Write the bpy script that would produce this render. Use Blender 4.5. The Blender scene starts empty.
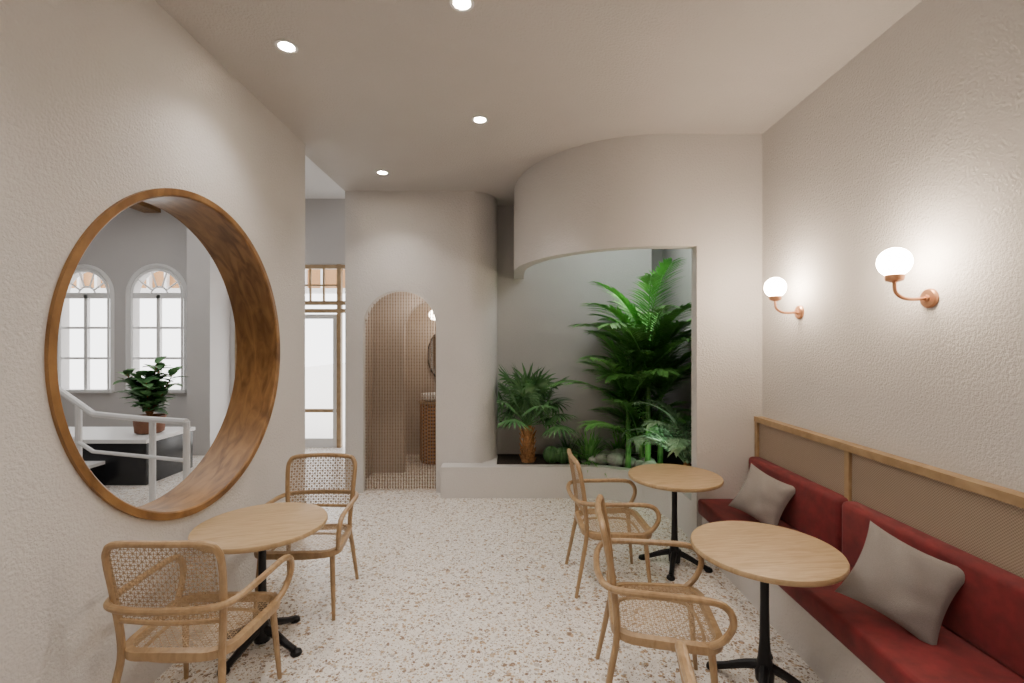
import bpy, math, random
from mathutils import Vector, Matrix
random.seed(7)
V=Vector
pi=math.pi
# ------------------------------------------------------------------ materials
def newmat(name):
    m=bpy.data.materials.new(name); m.use_nodes=True
    nt=m.node_tree; b=nt.nodes['Principled BSDF']
    return m,nt,b
def N(nt,t,**k):
    n=nt.nodes.new(t)
    for a,v in k.items():
        if a in n.inputs: n.inputs[a].default_value=v
        else: setattr(n,a,v)
    return n
def simple(name,col,rough=.5,metal=0,bump=0,bscale=50,var=0,spec=.5,sheen=0):
    m,nt,b=newmat(name)
    b.inputs['Base Color'].default_value=(*col,1); b.inputs['Roughness'].default_value=rough
    b.inputs['Metallic'].default_value=metal; b.inputs['Specular IOR Level'].default_value=spec
    if sheen: b.inputs['Sheen Weight'].default_value=sheen
    tc=N(nt,'ShaderNodeTexCoord')
    no=N(nt,'ShaderNodeTexNoise'); no.inputs['Scale'].default_value=bscale; no.inputs['Detail'].default_value=3
    nt.links.new(tc.outputs['Object'],no.inputs['Vector'])
    if bump:
        bp=N(nt,'ShaderNodeBump'); bp.inputs['Strength'].default_value=bump; bp.inputs['Distance'].default_value=.004
        nt.links.new(no.outputs['Fac'],bp.inputs['Height']); nt.links.new(bp.outputs['Normal'],b.inputs['Normal'])
    r=N(nt,'ShaderNodeValToRGB')
    v=var
    r.color_ramp.elements[0].color=(*[c*(1-v) for c in col],1); r.color_ramp.elements[1].color=(*[min(1,c*(1+v)) for c in col],1)
    r.color_ramp.elements[0].position=.3; r.color_ramp.elements[1].position=.7
    nt.links.new(no.outputs['Fac'],r.inputs['Fac']); nt.links.new(r.outputs['Color'],b.inputs['Base Color'])
    return m
def woodmat(name,c1,c2,scale=(3,3,40),rough=.45):
    m,nt,b=newmat(name)
    tc=N(nt,'ShaderNodeTexCoord'); mp=N(nt,'ShaderNodeMapping'); mp.inputs['Scale'].default_value=scale
    no=N(nt,'ShaderNodeTexNoise'); no.inputs['Scale'].default_value=1.6; no.inputs['Detail'].default_value=7; no.inputs['Distortion'].default_value=1.2
    r=N(nt,'ShaderNodeValToRGB'); r.color_ramp.elements[0].color=(*c1,1); r.color_ramp.elements[1].color=(*c2,1)
    r.color_ramp.elements[0].position=.32; r.color_ramp.elements[1].position=.66
    L=nt.links.new
    L(tc.outputs['Object'],mp.inputs['Vector']);L(mp.outputs['Vector'],no.inputs['Vector']);L(no.outputs['Fac'],r.inputs['Fac']);L(r.outputs['Color'],b.inputs['Base Color'])
    b.inputs['Roughness'].default_value=rough
    bp=N(nt,'ShaderNodeBump'); bp.inputs['Strength'].default_value=.1; bp.inputs['Distance'].default_value=.002
    L(no.outputs['Fac'],bp.inputs['Height']); L(bp.outputs['Normal'],b.inputs['Normal'])
    return m
def emit(name,col,s):
    m,nt,b=newmat(name); b.inputs['Base Color'].default_value=(*col,1)
    b.inputs['Emission Color'].default_value=(*col,1); b.inputs['Emission Strength'].default_value=s
    return m
def plaster(name,col,bump=.55,scale=62):
    m,nt,b=newmat(name); L=nt.links.new
    b.inputs['Roughness'].default_value=.8; b.inputs['Specular IOR Level'].default_value=.3
    tc=N(nt,'ShaderNodeTexCoord')
    a=N(nt,'ShaderNodeTexNoise'); a.inputs['Scale'].default_value=scale; a.inputs['Detail'].default_value=4; a.inputs['Roughness'].default_value=.6
    v=N(nt,'ShaderNodeTexNoise'); v.inputs['Scale'].default_value=2.2; v.inputs['Detail'].default_value=5
    L(tc.outputs['Object'],a.inputs['Vector']);L(tc.outputs['Object'],v.inputs['Vector'])
    r=N(nt,'ShaderNodeValToRGB'); r.color_ramp.elements[0].color=(*[c*.95 for c in col],1); r.color_ramp.elements[1].color=(*[min(1,c*1.04) for c in col],1)
    L(v.outputs['Fac'],r.inputs['Fac']);L(r.outputs['Color'],b.inputs['Base Color'])
    bp=N(nt,'ShaderNodeBump'); bp.inputs['Strength'].default_value=bump; bp.inputs['Distance'].default_value=.014
    L(a.outputs['Fac'],bp.inputs['Height']);L(bp.outputs['Normal'],b.inputs['Normal'])
    return m
def terrazzo():
    m,nt,b=newmat('terrazzo'); L=nt.links.new
    tc=N(nt,'ShaderNodeTexCoord')
    b.inputs['Roughness'].default_value=.36
    nz=N(nt,'ShaderNodeTexNoise'); nz.inputs['Scale'].default_value=40
    L(tc.outputs['Object'],nz.inputs['Vector'])
    mv=N(nt,'ShaderNodeMixRGB'); mv.inputs['Fac'].default_value=.012
    L(tc.outputs['Object'],mv.inputs[1]); L(nz.outputs['Color'],mv.inputs[2])
    cur=None
    base=(.80,.765,.72,1)
    for scale,thr,keep,pal in ((25,.32,.48,[(.24,.15,.09),(.52,.40,.27),(.40,.27,.15),(.52,.47,.42),(.9,.88,.85)]),
                           (48,.35,.28,[(.20,.13,.08),(.46,.32,.19),(.52,.41,.27),(.40,.37,.34),(.9,.87,.84)]),
                           (105,.35,.28,[(.22,.16,.11),(.40,.30,.21),(.53,.44,.35),(.8,.77,.72),(.9,.89,.87)])):
        vo=N(nt,'ShaderNodeTexVoronoi'); vo.voronoi_dimensions='2D'; vo.inputs['Scale'].default_value=scale
        L(mv.outputs[0],vo.inputs['Vector'])
        sp=N(nt,'ShaderNodeSeparateColor'); L(vo.outputs['Color'],sp.inputs[0])
        r=N(nt,'ShaderNodeValToRGB'); r.color_ramp.interpolation='CONSTANT'
        e=r.color_ramp.elements
        e[0].color=(*pal[0],1); e[0].position=0; e[1].position=.2; e[1].color=(*pal[1],1)
        for i in (2,3,4):
            q=e.new(i*.2); q.color=(*pal[i],1)
        L(sp.outputs[0],r.inputs['Fac'])
        mm=N(nt,'ShaderNodeMath',operation='MULTIPLY'); mm.inputs[1].default_value=thr*1.5; L(sp.outputs[1],mm.inputs[0])
        lt=N(nt,'ShaderNodeMath',operation='LESS_THAN'); L(vo.outputs['Distance'],lt.inputs[0]); L(mm.outputs[0],lt.inputs[1])
        kp=N(nt,'ShaderNodeMath',operation='GREATER_THAN'); kp.inputs[1].default_value=keep; L(sp.outputs[2],kp.inputs[0])
        mk_=N(nt,'ShaderNodeMath',operation='MULTIPLY'); L(lt.outputs[0],mk_.inputs[0]); L(kp.outputs[0],mk_.inputs[1])
        mx=N(nt,'ShaderNodeMixRGB'); L(mk_.outputs[0],mx.inputs['Fac'])
        if cur is None: mx.inputs[1].default_value=base
        else: L(cur,mx.inputs[1])
        L(r.outputs['Color'],mx.inputs[2]); cur=mx.outputs[0]
    L(cur,b.inputs['Base Color'])
    return m
def weave(name,c1,c2,scale):
    m,nt,b=newmat(name); L=nt.links.new
    tc=N(nt,'ShaderNodeTexCoord'); sx=N(nt,'ShaderNodeSeparateXYZ'); L(tc.outputs['Object'],sx.inputs[0])
    outs=[]
    for ax in (1,2):
        k=N(nt,'ShaderNodeMath',operation='MULTIPLY'); k.inputs[1].default_value=scale; L(sx.outputs[ax],k.inputs[0])
        s=N(nt,'ShaderNodeMath',operation='SINE'); L(k.outputs[0],s.inputs[0]); outs.append(s.outputs[0])
    p=N(nt,'ShaderNodeMath',operation='MULTIPLY'); L(outs[0],p.inputs[0]); L(outs[1],p.inputs[1])
    mr=N(nt,'ShaderNodeMapRange'); mr.inputs['From Min'].default_value=-1; L(p.outputs[0],mr.inputs['Value'])
    r=N(nt,'ShaderNodeValToRGB'); r.color_ramp.elements[0].color=(*c1,1); r.color_ramp.elements[1].color=(*c2,1)
    r.color_ramp.elements[0].position=.3; r.color_ramp.elements[1].position=.6
    L(mr.outputs[0],r.inputs['Fac']); L(r.outputs['Color'],b.inputs['Base Color'])
    bp=N(nt,'ShaderNodeBump'); bp.inputs['Strength'].default_value=.4; bp.inputs['Distance'].default_value=.003
    L(mr.outputs[0],bp.inputs['Height']); L(bp.outputs['Normal'],b.inputs['Normal'])
    b.inputs['Roughness'].default_value=.6
    return m
def leafmat(name,c1,c2):
    m=simple(name,c1,.4,spec=.5); nt=m.node_tree
    r=[n for n in nt.nodes if n.type=='VALTORGB'][0]; r.color_ramp.elements[0].color=(*c1,1); r.color_ramp.elements[1].color=(*c2,1)
    n=[n for n in nt.nodes if n.type=='TEX_NOISE'][0]; n.inputs['Scale'].default_value=9
    return m
WALL=plaster('plaster_wall',(.65,.63,.615),.62); CEIL=plaster('plaster_ceiling',(.55,.525,.505),.6)
WALL2=plaster('plaster_cool',(.58,.565,.56),.2); BEIGE=plaster('beige_interior',(.46,.40,.35),.2)
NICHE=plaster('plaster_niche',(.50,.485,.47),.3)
FLOOR=terrazzo()
WOOD=woodmat('light_oak',(.30,.20,.10),(.42,.295,.165),(4,4,4))
TOPW=woodmat('table_oak',(.36,.245,.125),(.49,.35,.20),(3,26,3),.4)
BENT=woodmat('bentwood_beech',(.28,.175,.085),(.40,.27,.145),(14,14,5),.35)
FRAME=woodmat('frame_wood',(.14,.065,.019),(.31,.165,.058),(9,2.5,2.5),.4)
CANE=simple('cane',(.34,.235,.135),.5,var=.12)
IRON=simple('black_iron',(.02,.02,.022),.4,.7)
RED=simple('red_velvet',(.150,.009,.012),.8,bump=.25,bscale=120,var=.25,sheen=.1)
RED.node_tree.nodes['Noise Texture'].inputs['Scale'].default_value=14
GREY=simple('grey_linen',(.27,.245,.23),.95,bump=.6,bscale=260,var=.08)
COPPER=simple('copper',(.62,.32,.18),.3,.9)
RATTAN=weave('rattan_panel',(.24,.18,.13),(.40,.325,.25),420)
BASKET=weave('basket_weave',(.16,.065,.02),(.42,.2,.08),120)
WHITE=simple('white_paint',(.8,.8,.8),.4); BLACKT=simple('black_tile',(.012,.013,.016),.25)
GLOBE=emit('globe_glow',(1,.80,.60),130); DOWN=emit('downlight_glow',(1,.92,.80),200)
PALM=leafmat('palm_leaf',(.08,.27,.06),(.22,.52,.14)); DARKP=leafmat('dark_palm_leaf',(.04,.12,.04),(.11,.26,.09))
PALE=leafmat('pale_leaf',(.10,.24,.11),(.33,.50,.32))
TRUNK=simple('trunk',(.32,.155,.06),.9,bump=1,bscale=40,var=.4); SOIL=simple('soil',(.03,.022,.016),1,bump=1,bscale=30,var=.4)
ROCK=simple('pebble',(.55,.54,.52),.8,bump=.6,bscale=14,var=.35); TERRA=simple('terracotta',(.20,.085,.045),.7,var=.1)
MIRR=simple('mirror',(.6,.6,.6),.05,1); BEAD=simple('bead_string',(.24,.175,.125),.5,var=.25)
DARKW=simple('dark_metal',(.05,.04,.035),.4)
EAVE=simple('eave_wood',(.50,.27,.12),.7,var=.2); OUTG=simple('outdoor_ground',(.8,.78,.75),.8,var=.1)
GLASSW=simple('door_white',(.75,.74,.72),.4)

# ------------------------------------------------------------------ mesh collector
def catmull(pts,sub,closed=False):
    pts=[V(p) for p in pts]; n=len(pts); out=[]
    rng=n if closed else n-1
    for i in range(rng):
        if closed: p0,p1,p2,p3=pts[(i-1)%n],pts[i],pts[(i+1)%n],pts[(i+2)%n]
        else:
            p1,p2=pts[i],pts[i+1]; p0=pts[i-1] if i else p1*2-p2; p3=pts[i+2] if i+2<n else p2*2-p1
        for k in range(sub):
            t=k/sub
            out.append(.5*((2*p1)+(p2-p0)*t+(2*p0-5*p1+4*p2-p3)*t*t+(3*p1-p0-3*p2+p3)*t**3))
    if not closed: out.append(pts[-1])
    return out
class M:
    def __init__(s): s.v=[];s.f=[];s.m=[];s.mats=[]
    def mi(s,mat):
        if mat not in s.mats: s.mats.append(mat)
        return s.mats.index(mat)
    def add(s,vs,fs,mat,T=None):
        o=len(s.v); k=s.mi(mat)
        for p in vs:
            p=V(p); s.v.append(T@p if T else p)
        for f in fs: s.f.append([o+i for i in f]); s.m.append(k)
    def box(s,a,b,mat,T=None):
        x0,y0,z0=a;x1,y1,z1=b
        s.add([(x0,y0,z0),(x1,y0,z0),(x1,y1,z0),(x0,y1,z0),(x0,y0,z1),(x1,y0,z1),(x1,y1,z1),(x0,y1,z1)],
              [(0,3,2,1),(4,5,6,7),(0,1,5,4),(1,2,6,5),(2,3,7,6),(3,0,4,7)],mat,T)
    def rbox(s,a,b,mat,r=.02,T=None,seg=3):
        import bmesh
        bm=bmesh.new(); bmesh.ops.create_cube(bm,size=1)
        c=[(a[i]+b[i])/2 for i in range(3)]; d=[b[i]-a[i] for i in range(3)]
        for v in bm.verts: v.co=V([c[i]+v.co[i]*d[i] for i in range(3)])
        bmesh.ops.bevel(bm,geom=bm.edges[:],offset=r,segments=seg,profile=.5,affect='EDGES')
        bm.verts.index_update()
        s.add([v.co.copy() for v in bm.verts],[[v.index for v in f.verts] for f in bm.faces],mat,T); bm.free()
    def tube(s,pts,r,mat,seg=8,sub=5,closed=False,up=None,sect=None,T=None,smooth=True):
        n0=len(pts)
        P=catmull(pts,sub,closed) if smooth else [V(p) for p in pts]
        n=len(P)
        rr=r if isinstance(r,(list,tuple)) else [r]*n0
        def rad(i):
            t=i/max(1,n-(0 if closed else 1))*(n0-(0 if closed else 1)); k=int(t); fr=t-k
            return rr[k%n0]*(1-fr)+rr[min(k+1,n0-1) if not closed else (k+1)%n0]*fr
        vs=[];u=None
        for i in range(n):
            if closed: t=P[(i+1)%n]-P[i-1]
            else: t=P[min(i+1,n-1)]-P[max(i-1,0)]
            t.normalize()
            if up is not None: b=t.cross(V(up)).normalized(); nn=b.cross(t)
            else:
                if u is None:
                    u=V((0,0,1)) if abs(t.z)<.9 else V((1,0,0))
                nn=(u-t*u.dot(t)).normalized(); u=nn; b=t.cross(nn)
            if sect:
                for a,c in sect: vs.append(P[i]+b*a+nn*c)
            else:
                R=rad(i)
                for k in range(seg):
                    an=2*pi*k/seg; vs.append(P[i]+(b*math.cos(an)+nn*math.sin(an))*R)
        sg=len(sect) if sect else seg
        fs=[]
        for i in range(n if closed else n-1):
            j=(i+1)%n
            for k in range(sg):
                k2=(k+1)%sg; fs.append((i*sg+k,i*sg+k2,j*sg+k2,j*sg+k))
        if not closed: fs.append(tuple(range(sg))[::-1]); fs.append(tuple((n-1)*sg+k for k in range(sg)))
        s.add(vs,fs,mat,T)
    def lathe(s,prof,c,mat,seg=32,T=None):
        vs=[];fs=[];n=len(prof)
        for r,z in prof:
            for k in range(seg):
                a=2*pi*k/seg; vs.append((c[0]+r*math.cos(a),c[1]+r*math.sin(a),c[2]+z))
        for i in range(n-1):
            for k in range(seg):
                k2=(k+1)%seg; fs.append((i*seg+k,i*seg+k2,(i+1)*seg+k2,(i+1)*seg+k))
        if prof[0][0]>1e-4: fs.append(tuple(range(seg))[::-1])
        if prof[-1][0]>1e-4: fs.append(tuple((n-1)*seg+k for k in range(seg)))
        s.add(vs,fs,mat,T)
    def sphere(s,c,r,mat,seg=24,sc=(1,1,1)):
        prof=[(max(1e-5,math.sin(pi*i/(seg//2))),-math.cos(pi*i/(seg//2))) for i in range(seg//2+1)]
        s.lathe(prof,(0,0,0),mat,seg,Matrix.Translation(c)@Matrix.Diagonal((r*sc[0],r*sc[1],r*sc[2],1)))
    def slab(s,outer,holes,mat,fn,th):
        import bmesh
        bm=bmesh.new(); loops=[]
        for lp in [outer]+holes:
            vs=[bm.verts.new((p[0],p[1],0)) for p in lp]; loops.append(vs)
            for i in range(len(vs)): bm.edges.new((vs[i],vs[(i+1)%len(vs)]))
        bm.verts.index_update()
        bmesh.ops.triangle_fill(bm,edges=bm.edges[:],use_beauty=True,normal=(0,0,1))
        n=len(bm.verts); co=[v.co.copy() for v in bm.verts]
        fs=[[v.index for v in f.verts] for f in bm.faces]
        allv=[fn(c.x,c.y,0) for c in co]+[fn(c.x,c.y,th) for c in co]
        F=[f for f in fs]+[[i+n for i in f[::-1]] for f in fs]
        for vs in loops:
            for i in range(len(vs)):
                a=vs[i].index;b=vs[(i+1)%len(vs)].index; F.append([a,b,b+n,a+n])
        bm.free(); s.add(allv,F,mat)
    def path(s,pts,z0,z1,th,mat):
        P=[V((p[0],p[1],0)) for p in pts]; n=len(P); vs=[];fs=[]
        for i in range(n):
            t=(P[min(i+1,n-1)]-P[max(i-1,0)]).normalized(); q=P[i]+V((-t.y,t.x,0))*th
            for w in (P[i],q):
                vs+= [(w.x,w.y,z0),(w.x,w.y,z1)]
        for i in range(n-1):
            a=i*4;b=a+4
            fs+=[(a,b,b+1,a+1),(a+2,a+3,b+3,b+2),(a,a+2,b+2,b),(a+1,b+1,b+3,a+3)]
        fs+=[(0,1,3,2),((n-1)*4,(n-1)*4+2,(n-1)*4+3,(n-1)*4+1)]
        s.add(vs,fs,mat)
    def mesh(s,name,angle=35):
        import bmesh
        me=bpy.data.meshes.new(name); me.from_pydata([tuple(p) for p in s.v],[],s.f)
        for m in s.mats: me.materials.append(m)
        for p,k in zip(me.polygons,s.m): p.material_index=k
        bm=bmesh.new(); bm.from_mesh(me); bmesh.ops.recalc_face_normals(bm,faces=bm.faces[:]); bm.to_mesh(me); bm.free()
        me.polygons.foreach_set('use_smooth',[True]*len(me.polygons)); me.set_sharp_from_angle(angle=math.radians(angle))
        me.update(); return me
    def obj(s,name,parent=None,angle=35):
        return place(s.mesh(name,angle),name,parent=parent)
def place(me,name,loc=(0,0,0),rz=0,parent=None):
    o=bpy.data.objects.new(name,me); bpy.context.collection.objects.link(o)
    o.location=loc; o.rotation_euler=(0,0,rz)
    if parent: o.parent=parent
    return o
def light(name,typ,loc,energy,col,parent=None,rot=(0,0,0),**k):
    l=bpy.data.lights.new(name,typ); l.energy=energy; l.color=col
    for a,v in k.items(): setattr(l,a,v)
    o=bpy.data.objects.new(name,l); bpy.context.collection.objects.link(o); o.location=loc; o.rotation_euler=rot
    if parent: o.parent=parent
    return o
def aim(o,target):
    d=V(target)-o.location; o.rotation_euler=d.to_track_quat('-Z','Y').to_euler()
def arc(cx,cy,rx,ry,a0,a1,n):
    return [(cx+rx*math.cos(a0+(a1-a0)*i/n),cy+ry*math.sin(a0+(a1-a0)*i/n)) for i in range(n+1)]
# ------------------------------------------------------------------ room shell
XL=-1.954; XR=2.243; ZC=3.723; ZH=4.4; YB=-3.0; WT=.30
OC=(2.945,1.787); OR=.965
m=M(); m.box((-10.2,YB-.2,-.1),(2.5,8.5,0),FLOOR); m.obj('floor')
m=M(); m.box((XL-.05,YB,ZC),(2.45,7.9,ZC+.12),CEIL); m.box((-2.06,4.44,ZC),(XL-.05,7.9,ZC+.12),CEIL)
m.box((-2.06,4.44,ZC+.12),(-1.96,7.9,ZH),WALL2)
m.obj('ceiling')
m=M(); m.box((-10.2,YB,ZH),(-1.96,8.5,ZH+.1),WHITE); m.obj('ceiling_high')
m=M(); circ=[(OC[0]+OR*math.cos(2*pi*i/96),OC[1]+OR*math.sin(2*pi*i/96)) for i in range(96)]
m.slab([(YB,0),(4.44,0),(4.44,ZH),(YB,ZH)],[circ],WALL,lambda u,v,d:(XL-d,u,v),WT); m.obj('wall_left')
m=M(); n=128
vs=[];fs=[]
xs=[(.982,XL+.018),(.982,XL-.004),(.952,XL-.004),(.952,XL-WT-.02),(.937,XL-WT-.02),(.937,XL+.010),(.945,XL+.018)]
for r,x in xs:
    for k in range(n):
        a=2*pi*k/n; vs.append((x,OC[0]+r*math.cos(a),OC[1]+r*math.sin(a)))
for i in range(len(xs)):
    j=(i+1)%len(xs)
    for k in range(n):
        k2=(k+1)%n; fs.append((i*n+k,i*n+k2,j*n+k2,j*n+k))
m.add(vs,fs,FRAME); m.obj('round_window_frame')
m=M(); m.box((XR,YB,0),(XR+.2,8,ZC),WALL); m.obj('wall_right')
m=M(); m.box((-10.2,YB-.15,0),(2.45,YB,ZH),WALL); m.obj('wall_rear')
# arch wall
AY=5.8
m=M(); ax,ar,az=-1.388,.45,2.05
out=[(-2.06,0),(ax-ar,0)]+[(ax+ar*math.cos(a),az+ar*math.sin(a)) for a in [pi-pi*i/32 for i in range(33)]]+[(ax+ar,0),(-.55,0),(-.55,ZC),(-2.06,ZC)]
m.slab(out,[],WALL,lambda u,v,d:(u,AY+d,v),.14)
m.path(arc(-.55,AY+.35,.35,.35,-pi/2,0,24)+[(-.2,6.4)],0,ZC,.12,WALL)
m.obj('wall_arch')
# washroom interior
m=M(); m.box((-2.06,AY+.14,0),(-1.98,7.8,ZC),BEIGE); m.box((-2.06,7.8,0),(-.2,7.9,ZC),BEIGE); m.box((-.32,6.4,0),(-.2,7.8,ZC),BEIGE)
m.box((-1.98,AY+.14,2.7),(-.33,7.8,2.78),BEIGE)
bx=-1.12; br=.42
out=[(-1.98,0),(bx-br,0)]+[(bx+br*math.cos(a),2.03+br*math.sin(a)) for a in [pi-pi*i/24 for i in range(25)]]+[(bx+br,0),(-.33,0),(-.33,2.7),(-1.98,2.7)]
m.slab(out,[],BEIGE,lambda u,v,d:(u,6.7+d,v),.1)
m.obj('wall_washroom')
# bead curtain
m=M(); nst=27
for i in range(nst):
    x=ax-ar+.015+(2*ar-.03)*i/(nst-1)
    h=az+math.sqrt(max(0,ar*ar-(x-ax)**2))-.01
    m.tube([(x,AY+.07,.03),(x,AY+.07,h)],.0048,BEAD,seg=5,smooth=False)
    z=.05; Y=AY+.07
    while z<h-.01:
        r=.0105
        m.add([(x-r,Y,z),(x+r,Y,z),(x,Y-r,z),(x,Y+r,z),(x,Y,z-.016),(x,Y,z+.016)],
              [(0,2,5),(2,1,5),(1,3,5),(3,0,5),(2,0,4),(1,2,4),(3,1,4),(0,3,4)],BEAD)
        z+=.040
m.obj('bead_curtain')
m=M(); m.lathe([(.20,0),(.215,.05),(.215,.88),(.20,.92)],(-1.22,7.35,0),BASKET,32); m.lathe([(.24,.92),(.24,.95)],(-1.22,7.35,0),WOOD,32)
m.lathe([(.12,.95),(.19,.99),(.2,1.06),(.185,1.06),(.17,1.0),(.02,.97)],(-1.22,7.35,0),WHITE,32)
m.obj('basket_vanity')
m=M()
T=Matrix.Translation((-1.16,7.78,1.65))@Matrix.Rotation(pi/2,4,'X')@Matrix.Diagonal((.6,1,1,1))
m.lathe([(.40,-.01),(.40,.02),(.37,.025),(.37,.012)],(0,0,0),DARKW,40,T); m.lathe([(.37,.008),(.37,.014)],(0,0,0),MIRR,40,T); m.obj('wall_mirror')
m=M(); m.sphere((-1.24,7.5,2.30),.085,emit('washroom_globe',(1,.8,.6),22)); m.tube([(-1.24,7.5,2.38),(-1.24,7.62,2.42),(-1.24,7.79,2.42)],.01,COPPER)
g=m.obj('globe_sconce'); light('bulb','POINT',(-1.3,6.3,2.4),11,(1,.86,.73),g,shadow_soft_size=.08); light('bulb2','POINT',(-1.1,7.2,2.3),12,(1,.86,.73),g,shadow_soft_size=.05)
# niche walls
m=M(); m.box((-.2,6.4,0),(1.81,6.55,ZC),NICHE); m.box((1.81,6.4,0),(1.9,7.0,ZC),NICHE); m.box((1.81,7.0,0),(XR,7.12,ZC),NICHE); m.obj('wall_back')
# soffit + pier
ZS=2.72
curve=[(XR,4.21)]+arc(1.39,5.78,1.365,1.57,-pi/2,-pi,36)+[(.025,6.4)]
m=M(); m.path(curve[::-1],ZS,ZC,.13,WALL)
m.box((1.657,4.211,0),(XR,4.34,ZS),WALL)
m.obj('wall_soffit')
# planter wall
pl=[(-.85,5.6)]+[(.85,5.6)]+[(.85+.83*math.sin(a),4.77+.83*math.cos(a)) for a in [pi/2*i/16 for i in range(1,17)]]+[(1.68,4.34)]
m=M(); m.path(pl,0,.37,.13,WALL)
m.box((-.85,5.725,0),(-.35,5.802,.3695),WALL); m.box((-.36,5.725,0),(-.19,6.2,.3695),WALL)
m.obj('planter_wall')
m=M(); m.slab([(-.2,5.735),(.86,5.735),(1.3,5.58),(1.6,5.35),(1.82,4.9),(1.82,4.35),(XR-.01,4.35),(XR-.01,6.99),(1.91,6.99),(1.91,6.39),(-.2,6.39)],[],SOIL,lambda u,v,d:(u,v,.26+d),.08); m.obj('planter_soil')
m=M(); random.seed(3)
for x,y,r in ((1.12,5.86,.10),(1.28,5.80,.12),(1.44,5.74,.09),(1.2,6.02,.11),(1.36,5.95,.13),(1.62,5.5,.1),(1.74,5.35,.09),(1.02,5.88,.07),(1.55,5.65,.08),(1.84,5.2,.08),(1.64,5.68,.1)):
    m.sphere((x,y,.34+r*.6),r,ROCK,14,(1,random.uniform(.7,1),.75))
for i in range(40):
    x=random.uniform(.9,1.7); y=random.uniform(5.8,6.1); r=random.uniform(.03,.05); m.sphere((x,y,.34+r*.3),r,ROCK,10,(1,.9,.65))
m.obj('river_pebbles')
# ------------------------------------------------------------------ left room
FY=8.3
def archhole(x0,x1,z0,zs):
    c=(x0+x1)/2;r=(x1-x0)/2
    return [(x0,z0),(x1,z0)]+[(c+r*math.cos(pi*i/24),zs+r*math.sin(pi*i/24)) for i in range(25)]
wins=[(-8.0,-7.1),(-6.73,-5.8)]
dx0,dx1=-4.9,-2.75
m=M(); m.slab([(-10.2,0),(dx0,0),(dx0,3.25),(dx1,3.25),(dx1,0),(-2.0,0),(-2.0,ZH),(-10.2,ZH)],[archhole(a,b,1.02,2.7) for a,b in wins],WALL2,lambda u,v,d:(u,FY+d,v),.2)
m.box((-10.2,YB,0),(-10,FY,ZH),WALL2)
m.obj('wall_far')
for i,(a,b) in enumerate(wins):
    m=M(); c=(a+b)/2;r=(b-a)/2
    for rr,w in ((r+.05,.04),(r-.02,.025)):
        pts=[(c-rr,FY-.01,1.0)]+[(c-rr,FY-.01,2.7)]+[(c+rr*math.cos(pi-pi*k/24),FY-.01,2.7+rr*math.sin(pi*k/24)) for k in range(1,24)]+[(c+rr,FY-.01,2.7),(c+rr,FY-.01,1.0)]
        m.tube(pts,w,WHITE,4,smooth=False)
    m.box((a-.08,FY-.08,.98),(b+.08,FY+.08,1.03),WHITE); m.box((a,FY+.02,2.64),(b,FY+.08,2.74),WHITE)
    m.box((c-.03,FY+.02,1.02),(c+.03,FY+.08,2.7),WHITE)
    for z in (1.58,2.12): m.box((a,FY+.03,z-.02),(b,FY+.07,z+.02),WHITE)
    for k in range(1,5):
        an=pi*k/5; m.tube([(c+.15*math.cos(an),FY+.05,2.7+.15*math.sin(an)),(c+r*math.cos(an),FY+.05,2.7+r*math.sin(an))],.016,WHITE,4,smooth=False)
    m.tube([(c+.15*math.cos(pi*k/12),FY+.05,2.7+.15*math.sin(pi*k/12)) for k in range(13)],.016,WHITE,4,smooth=False)
    m.obj('window_%d'%(i+1))
m=M()
for x in (dx0+.04,-3.86,-3.06,dx1-.04): m.box((x-.035,FY,0),(x+.035,FY+.1,3.24),WOOD)
for z in (2.42,2.56,3.2): m.box((dx0+.005,FY+.003,z-.035),(dx1-.005,FY+.1,z+.035),WOOD)
for x0,x1 in ((dx0+.08,-3.9),(-3.82,-3.1)):
    for x in (x0+.04,x1-.04): m.box((x-.03,FY+.02,0),(x+.03,FY+.08,2.36),GLASSW)
    m.box((x0,FY+.03,2.28),(x1,FY+.085,2.36),WHITE); m.box((x0,FY+.03,.0),(x1,FY+.085,.16),WHITE); m.box((x0,FY+.025,.62),(x1,FY+.085,.68),WOOD)
    for k in range(1,3):
        x=x0+(x1-x0)*k/3; m.box((x-.015,FY+.03,2.6),(x+.015,FY+.07,3.18),WOOD)
    m.box((x0,FY+.035,2.86),(x1,FY+.065,2.89),WOOD)
m.obj('door_1')
m=M(); m.box((-5.36,7.75,0),(-4.98,FY,ZH),WALL2); m.obj('wall_pillar')
m=M(); m.box((-6.5,3,4.15),(-6.2,FY,ZH),FRAME); m.obj('trim_beam')
m=M(); m.box((-14,10.9,3.1),(2,11.0,4.2),EAVE)
for i in range(40): m.box((-14+i*.4,10.8,3.05),(-13.94+i*.4,10.9,4.2),WHITE)
m.box((-14,10.7,3.0),(2,11.0,3.1),WHITE)
for x in (-12,-8.9,-6,-3): m.box((x,10.7,0),(x+.12,10.8,3.0),WHITE)
m.obj('outdoor_eave')
m=M(); m.box((-16,8.5,-.12),(4,60,-.02),OUTG); m.obj('outdoor_ground')
m=M(); m.rbox((-7.2,6.1,0),(-4.75,7.0,.55),BLACKT,.01); m.box((-7.22,6.08,.55),(-4.73,7.02,.6),WHITE)
m.box((-7.2,5.75,0),(-5.3,6.1,.28),BLACKT);m.box((-7.2,5.73,.28),(-5.28,6.1,.32),WHITE); m.obj('stair_plinth')
m=M()
m.tube([(-3.6,5.2,.98),(-4.25,5.4,.98),(-4.9,5.5,1.02)],.035,WHITE,8,3); m.tube([(-4.9,5.5,1.02),(-5.6,5.6,1.42),(-6.9,5.7,2.1)],.035,WHITE,8,3)
m.tube([(-3.6,5.2,.55),(-4.9,5.5,.58),(-6.9,5.7,1.7)],.022,WHITE,8,1)
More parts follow.
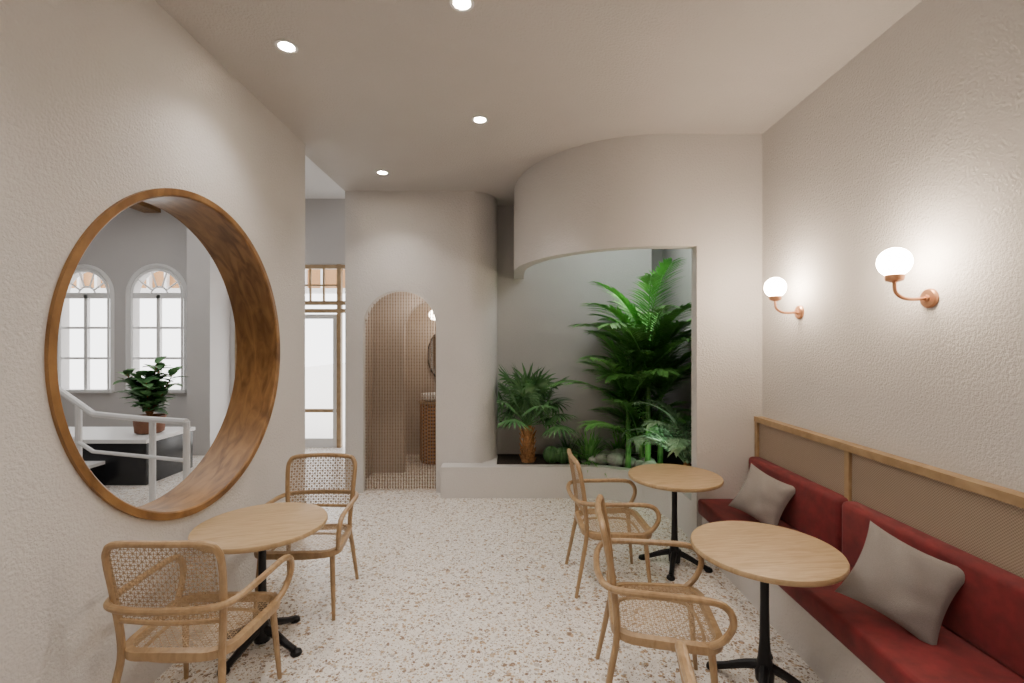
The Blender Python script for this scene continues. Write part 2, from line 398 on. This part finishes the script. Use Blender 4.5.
for x,y,z in ((-4.1,5.36,.98),(-5.1,5.53,1.12),(-6.2,5.65,1.72),(-3.6,5.2,.98)): m.tube([(x,y,0),(x,y,z)],.035,WHITE,10,smooth=False)
m.obj('stair_railing')
# ------------------------------------------------------------------ plants
def leaf(m,p,d,up,L,w,mat,droop=.2,seg=3):
    d=d.normalized(); s=d.cross(up)
    if s.length<1e-3: s=V((1,0,0))
    s.normalize(); vs=[];fs=[]
    P=p.copy(); dd=d.copy()
    for i in range(seg+1):
        t=i/seg; ww=w*math.sin(pi*min(.97,.12+.88*t))**.8 if i<seg else 0
        nrm=s.cross(dd)
        vs+=[P-s*ww+nrm*ww*.25,P,P+s*ww+nrm*ww*.25]
        dd=(dd+V((0,0,-droop))/seg).normalized(); P=P+dd*(L/seg)
    for i in range(seg):
        a=i*3; fs+=[(a,a+1,a+4,a+3),(a+1,a+2,a+5,a+4)]
    m.add(vs,fs,mat)
def frond(m,base,az,el,L,droop,n,LL,mat,w=.012,start=.22,stem=None):
    P=V(base); pts=[P.copy()]; dirs=[]
    K=24; e=el
    for i in range(K):
        d=V((math.cos(az)*math.cos(e),math.sin(az)*math.cos(e),math.sin(e))); dirs.append(d); P=P+d*(L/K); pts.append(P.copy()); e-=droop/K*(.3+1.4*i/K)
    m.tube(pts[::2],[.011]*6+[.006]*6+[.003],stem or mat,5,smooth=False)
    side=V((-math.sin(az),math.cos(az),0))
    for i in range(n):
        t=start+(1-start)*i/(n-1); x=t*K; k=min(K-1,int(x)); p=pts[k].lerp(pts[k+1],min(1,x-k)); d=dirs[k]
        u=(t-start)/(1-start); l=LL*(.35+.75*math.sin(pi*(.18+.72*u)))*random.uniform(.9,1.1)
        for sg in (-1,1):
            dd=side*sg*(1-.45*u)+d*(.55+.6*u)+V((0,0,.1+random.uniform(-.08,.08)))
            leaf(m,p,dd,V((0,0,1)) if abs(dd.normalized().z)<.9 else V((math.cos(az),math.sin(az),0)),l,w,mat,.45)
def clampv(m,x0=-9,x1=2.225,y0=4.36,y1=6.375):
    for v in m.v:
        v.x=min(max(v.x,x0),x1); v.y=min(max(v.y,y0),y1)
random.seed(11)
m=M()
crowns=((1.60,5.55,1.25,22,1.34),(1.40,5.68,.80,14,1.15),(1.80,5.72,.90,13,1.2),(1.58,5.75,.30,12,1.1))
for cx,cy,h,nf,LF in crowns:
    m.tube([(cx,cy,.3),(cx+.01,cy,.3+h*.5),(cx,cy,.3+h)],[.04,.03,.026],PALM,8,3)
    for i in range(nf):
        az=i*2.4+random.uniform(-.25,.25)+cx*7; lvl=i/nf
        el=math.radians(87-lvl*46); L=LF*random.uniform(.88,1.08)
        ex=math.cos(az); ey=math.sin(az)
        if ex<-.4: L*=.88
        if ey>.3 : L*=.8; el=max(el,math.radians(62))
        if ex>.4: L*=.72; el=max(el,math.radians(60))
        frond(m,(cx,cy,.3+h-.08*lvl),az,el,L,1.1,32,.33,PALM,.0165,.12)
clampv(m); m.obj('areca_palm')
m=M(); random.seed(5); B=V((1.86,5.0,.3))
for i in range(20):
    az=i*2.4; L=random.uniform(.7,.95)
    if math.cos(az)>.3: L*=.4
    frond(m,B+V((0,0,.25)),az,math.radians(random.uniform(50,86)),L,1.7,18,.2,PALE,.016)
m.tube([B,B+V((0,0,.3))],.035,TRUNK,8,smooth=False)
clampv(m,1.3,2.22,4.37); m.obj('parlor_palm')
# fan palm
m=M(); random.seed(9); B=V((.2,6.0,.3))
m.tube([B,B+V((.01,0,.2)),B+V((0,0,.5))],[.085,.08,.05],TRUNK,12,4)
for i in range(40):
    a=i*2.4; z=.03+.4*(i/40); m.tube([B+V((.07*math.cos(a),.07*math.sin(a),z)),B+V((.11*math.cos(a),.11*math.sin(a),z+.07))],[.018,.004],TRUNK,5,smooth=False)
for i in range(32):
    az=i*2.4+random.uniform(-.15,.15); el=math.radians(88-82*(i/32)**1.1); L=random.uniform(.44,.62)
    if math.sin(az)>.4: L*=.65
    d=V((math.cos(az)*math.cos(el),math.sin(az)*math.cos(el),math.sin(el)))
    b=B+V((0,0,.5)); tip=b+d*L
    m.tube([b,b+d*L*.5+V((0,0,.02)),tip],[.008,.006,.004],DARKP,5,2)
    side=V((-math.sin(az),math.cos(az),0))
    k=18
    for j in range(k):
        an=-2.2+4.4*j/(k-1)
        dd=d*math.cos(an)+side*math.sin(an)+V((0,0,-.12))
        leaf(m,tip,dd,V((0,0,1)) if abs(d.z)<.8 else V((math.cos(az),math.sin(az),.3)),.31*(1-.14*abs(an)/2),.017,DARKP,.65)
for v in m.v:
    if v.z>.85 and v.y<5.75 and v.x<-.15: pass
clampv(m,-.18); m.obj('fan_palm')
def tuft(name,B,n,L,mat,w=.012):
    m=M()
    for i in range(n):
        az=random.uniform(0,2*pi); el=math.radians(random.uniform(25,85)); d=V((math.cos(az)*math.cos(el),math.sin(az)*math.cos(el),math.sin(el)))
        leaf(m,V(B)+V((random.uniform(-.04,.04),random.uniform(-.04,.04),0)),d,V((0,0,1)),L*random.uniform(.7,1.1),w,mat,1.0,5)
    clampv(m); m.obj(name)
tuft('spider_plant',(.98,5.95,.335),110,.46,PALM)
tuft('spider_plant',(.75,6.2,.335),45,.4,DARKP)
tuft('spider_plant',(1.42,6.15,.335),50,.5,PALM)
m=M()
for x,r in ((.50,.10),(.64,.095),(.76,.07)):
    T=Matrix.Translation((x,5.84+r,.33)); vs=[];fs=[]
    for i in range(11):
        ph=pi*i/10
        for k in range(40):
            a=2*pi*k/40; rr=r*(1+.1*math.cos(a*10))*max(.001,math.sin(ph)); vs.append((rr*math.cos(a),rr*math.sin(a),r*1.1*(1-math.cos(ph))))
    for i in range(10):
        for k in range(40): fs.append((i*40+k,i*40+(k+1)%40,(i+1)*40+(k+1)%40,(i+1)*40+k))
    m.add(vs,fs,DARKP,T)
m.obj('barrel_cactus')
m=M(); random.seed(21); B=V((-5.05,6.55,.6))
m.lathe([(.13,0),(.17,.02),(.19,.22),(.205,.24),(.18,.24),(.17,.2)],B,TERRA,24); m.lathe([(.001,.19),(.17,.195)],B,SOIL,24)
for s in range(9):
    az=s*.75; el=math.radians(random.uniform(58,85)); d=V((math.cos(az)*math.cos(el),math.sin(az)*math.cos(el),math.sin(el)))
    L=random.uniform(.5,.8); b=B+V((0,0,.2)); m.tube([b,b+d*L],[.012,.006],TRUNK,5,smooth=False)
    for j in range(20):
        t=.2+.8*j/19; a=j*2.4; e=random.uniform(.1,.9)
        leaf(m,b+d*L*t,V((math.cos(a)*math.cos(e),math.sin(a)*math.cos(e),math.sin(e))),V((0,0,1)),random.uniform(.2,.28),.062,DARKP,.5,4)
m.obj('potted_ficus')
# ------------------------------------------------------------------ chair
def clip(poly,p,d):
    t0,t1=-9,9; n=len(poly)
    for i in range(n):
        a=poly[i];b=poly[(i+1)%n]; e=(b[0]-a[0],b[1]-a[1]); nx,ny=-e[1],e[0]
        den=nx*d[0]+ny*d[1]; num=nx*(p[0]-a[0])+ny*(p[1]-a[1])
        if abs(den)<1e-9:
            if num<0: return None
            continue
        t=-num/den
        if den>0: t0=max(t0,t)
        else: t1=min(t1,t)
    return (t0,t1) if t1>t0 else None
def cane(m,poly,pc,fn,gap=.019,w=.0018):
    for k,ang in enumerate((0,90,45,135)):
        a=math.radians(ang); d=(math.cos(a),math.sin(a)); nn=(-d[1],d[0])
        g=gap if ang in(0,90) else gap*1.414
        for i in range(-60,61):
            p=(pc[0]+nn[0]*i*g,pc[1]+nn[1]*i*g)
            r=clip(poly,p,d)
            if not r or r[1]-r[0]<.01: continue
            S=6; vs=[];fs=[]
            for q in range(S+1):
                t=r[0]+(r[1]-r[0])*q/S
                for sg in (-1,1):
                    vs.append(fn(p[0]+d[0]*t+nn[0]*w*sg,p[1]+d[1]*t+nn[1]*w*sg,.0006*k))
            for q in range(S): fs.append((2*q,2*q+1,2*q+3,2*q+2))
            m.add(vs,fs,CANE)
def rrect(x0,y0,x1,y1,r,n=6):
    o=[]
    for cx,cy,a in ((x1-r,y1-r,0),(x0+r,y1-r,pi/2),(x0+r,y0+r,pi),(x1-r,y0+r,1.5*pi)):
        for i in range(n+1): o.append((cx+r*math.cos(a+pi/2*i/n),cy+r*math.sin(a+pi/2*i/n)))
    return o
def chair_mesh():
    m=M()
    half=[(.262,-.315,0),(.242,-.26,.28),(.228,-.232,.46),(.245,-.25,.70),(.254,-.278,.87),(.243,-.292,.935),(.195,-.302,.967),(0,-.318,.975)]
    pts=half+[(-x,y,z) for x,y,z in half[:-1]][::-1]
    m.tube(pts,[.0125]+[.0165]*(len(pts)-2)+[.0125],BENT,10,6)
    arm=[(.262,.165,.445),(.288,.235,.50),(.303,.275,.585),(.306,.25,.655),(.303,.17,.683),(.298,-.05,.686),(.285,-.21,.686),(.24,-.285,.686),(.13,-.318,.686),(0,-.325,.686)]
    pts=arm+[(-x,y,z) for x,y,z in arm[:-1]][::-1]
    m.tube(pts,.0165,BENT,10,6)
    m.tube([(-.235,-.24,.60),(0,-.262,.60),(.235,-.24,.60)],.012,BENT,8,5)
    rr=rrect(-.255,-.24,.255,.245,.10,7)
    tp=lambda x,y:(x*(.93+.16*(y+.24)/.49),y)
    loop=[tp(*p) for p in rr]
    sec=[(-.018,-.02),(.018,-.02),(.021,0),(.018,.018),(-.014,.022),(-.02,.01)]
    m.tube([(x,y,.445) for x,y in loop],.02,BENT,closed=True,up=(0,0,1),sect=sec,smooth=False)
    inner=[(x*.94,y*.94) for x,y in loop]
    cane(m,inner,(0,0),lambda u,v,d:(u,v,.46+d-.012*(1-(u/.25)**2)*(1-(v/.25)**2)))
    bp=rrect(-.235,.60,.235,.96,.05,6)
    cane(m,bp,(0,.78),lambda u,v,d:(u,-.24-.062*(v-.6)/.36-.02*(1-(u/.235)**2)+d,v))
    for sg in (-1,1):
        m.tube([(sg*.235,.195,.45),(sg*.247,.215,.22),(sg*.258,.235,0)],[.018,.016,.0115],BENT,10,4)
    m.tube([(.2,-.15,.40),(.215,.1,.40),(.13,.19,.40),(-.13,.19,.40),(-.215,.1,.40),(-.2,-.15,.40),(-.1,-.21,.40),(.1,-.21,.40)],.009,BENT,6,4,closed=True)
    return m.mesh('dining_chair')
cm=chair_mesh()
for x,y,rz in ((-1.54,2.36,0),(-1.46,3.36,pi+.05),(.77,2.45,-pi/2-.16),(.775,3.68,-pi/2+.02),(.77,1.13,-pi/2-.10)):
    place(cm,'dining_chair',(x,y,0),rz)
def table_mesh():
    m=M()
    m.lathe([(.001,.715),(.355,.715),(.371,.722),(.375,.73),(.375,.742),(.371,.749),(.365,.75),(.001,.75)],(0,0,0),TOPW,72)
    m.lathe([(.11,.705),(.11,.715)],(0,0,0),IRON,24)
    m.lathe([(.045,.03),(.05,.09),(.034,.15),(.026,.24),(.022,.45),(.022,.66),(.035,.705)],(0,0,0),IRON,20)
    for k in range(4):
        T=Matrix.Rotation(pi/4+k*pi/2+.15,4,'Z')
        m.tube([(.02,0,.11),(.10,0,.085),(.19,0,.045),(.25,0,.022)],[.026,.024,.02,.02],IRON,8,4,T=T)
        m.lathe([(.03,0),(.034,.008),(.03,.022),(.012,.034)],(.262,0,0),IRON,14,T)
    return m.mesh('cafe_table')
tm=table_mesh()
for x,y,r in ((-1.53,2.88,.3),(1.365,2.54,0.1),(1.355,3.92,.2)): place(tm,'cafe_table',(x,y,0),r)
# ------------------------------------------------------------------ bench
m=M(); y0=-1.0
m.box((1.70,y0,0),(XR-.001,4.209,.325),WALL)
seams=[4.2,3.02,1.84,.66,-.52]
for a,b in zip(seams[1:],seams[:-1]):
    m.rbox((2.10,a+.003,.455),(2.215,b-.003,.845),RED,.035)
m.rbox((1.655,3.02-2.36,.328),(2.2,4.2,.465),RED,.025); m.rbox((1.655,-1,.328),(2.2,.655,.465),RED,.025)
m.box((2.19,y0,.80),(2.215,4.2,1.16),RATTAN)
m.box((2.165,y0,1.15),(XR-.002,4.205,1.195),WOOD)
for y in (4.185,3.05,1.88,.7): m.box((2.17,y-.02,.50),(2.235,y+.02,1.15),WOOD)
m.obj('banquette_bench')
def pillow(center,nrm,roll,s):
    m=M(); n=24; vs=[];fs=[]
    for side in (1,-1):
        for i in range(n+1):
            for j in range(n+1):
                u=-1+2*i/n; v=-1+2*j/n
                x=u*s*(1-.13*(1-v*v)); y=v*s*(1-.13*(1-u*u))
                t=.08*max(0,(1-u*u))**.5*max(0,(1-v*v))**.5
                t+=.007*math.sin(7*u+3*v)*(1-u*u)*(1-v*v)+.006*math.sin(11*u*v+4*v)*(1-u*u)*(1-v*v)
                vs.append((x,y,side*t))
    K=(n+1)**2
    for i in range(n):
        for j in range(n):
            a=i*(n+1)+j; f=(a,a+1,a+n+2,a+n+1); fs.append(f); fs.append(tuple(K+q for q in f[::-1]))
    z=V(nrm).normalized(); x=V((0,0,1)).cross(z).normalized(); y=z.cross(x)
    R=Matrix((x,y,z)).transposed().to_4x4()
    m.add(vs,fs,GREY,Matrix.Translation(center)@R@Matrix.Rotation(roll,4,'Z'))
    o=m.obj('throw_pillow',angle=80)
pillow((1.935,3.63,.66),(-.72,-.6,.42),-.3,.195)
pillow((1.91,2.31,.675),(-.62,-.72,.42),-.34,.207)
# ------------------------------------------------------------------ sconces
for y in (2.52,3.66):
    m=M(); T=Matrix.Translation((XR,y,2.09))@Matrix.Rotation(-pi/2,4,'Y')
    m.lathe([(.052,0),(.052,.012),(.046,.018),(.02,.02),(.016,.03)],(0,0,0),COPPER,28,T)
    m.tube([(XR-.02,y,2.09),(XR-.08,y,2.085),(XR-.14,y,2.09),(XR-.185,y,2.12),(XR-.193,y,2.17),(XR-.193,y,2.19)],.0095,COPPER,10,5)
    m.lathe([(.012,2.175),(.04,2.185),(.045,2.20),(.045,2.215),(.03,2.222)],(XR-.193,y,0),COPPER,24)
    m.sphere((XR-.193,y,2.283),.078,GLOBE,32)
    o=m.obj('wall_sconce')
# ------------------------------------------------------------------ downlights
for i,(x,y) in enumerate(((-1.42,2.96),(-.275,2.58),(-.268,3.93),(-1.42,5.15),(-1.42,.9),(-.27,1.1),(.95,.9),(-.8,-.9),(.9,-.9))):
    m=M(); m.lathe([(.065,ZC-.001),(.068,ZC-.008),(.05,ZC-.010),(.045,ZC-.004)],(x,y,0),WHITE,32); m.lathe([(.001,ZC-.006),(.045,ZC-.006)],(x,y,0),DOWN,24)
    o=m.obj('ceiling_downlight')
    light('spot','SPOT',(x,y,ZC-.03),74,(1,.91,.82),o,spot_size=math.radians(118),spot_blend=1,shadow_soft_size=.035)
k=bpy.data.objects.new('niche_lights',None); bpy.context.collection.objects.link(k)  # holds the added niche lamps and the small plant uplight
light('niche_fill_area','AREA',(1.45,5.4,ZC-.05),20,(.95,.98,1),k,shape='RECTANGLE',size=1.1,size_y=.9)  # unseen area lamp added under the closed ceiling, in place of a skylight
s=light('niche_fill_spot','SPOT',(.85,4.95,3.5),300,(1,1,.95),k,spot_size=.8,spot_blend=.8,shadow_soft_size=.04); aim(s,(1.65,5.55,1.8))  # unseen spot added to brighten the palms
s=light('plant_spot','SPOT',(1.5,5.2,.62),32,(.97,1,.95),k,spot_size=1.7,spot_blend=.6,shadow_soft_size=.03); aim(s,(1.85,5.2,1.2))
k=bpy.data.objects.new('left_room_fill',None); bpy.context.collection.objects.link(k)  # parent of the added fill lamp, no fixture modelled
light('left_room_fill_area','AREA',(-5.5,5.0,4.35),100,(1,.97,.94),k,shape='RECTANGLE',size=4,size_y=4)  # unseen area lamp added to light the left room
w=bpy.data.worlds.new('World'); bpy.context.scene.world=w; w.use_nodes=True
nt=w.node_tree; bg=nt.nodes['Background']; bg.inputs['Color'].default_value=(1,.99,.98,1); bg.inputs['Strength'].default_value=5
c=bpy.data.cameras.new('camera'); c.sensor_width=36; c.lens=36*470/1024; c.shift_y=.0015; c.clip_start=.05
co=bpy.data.objects.new('camera',c); bpy.context.collection.objects.link(co); co.location=(0,0,1.85); co.rotation_euler=(pi/2,0,0)
bpy.context.scene.camera=co
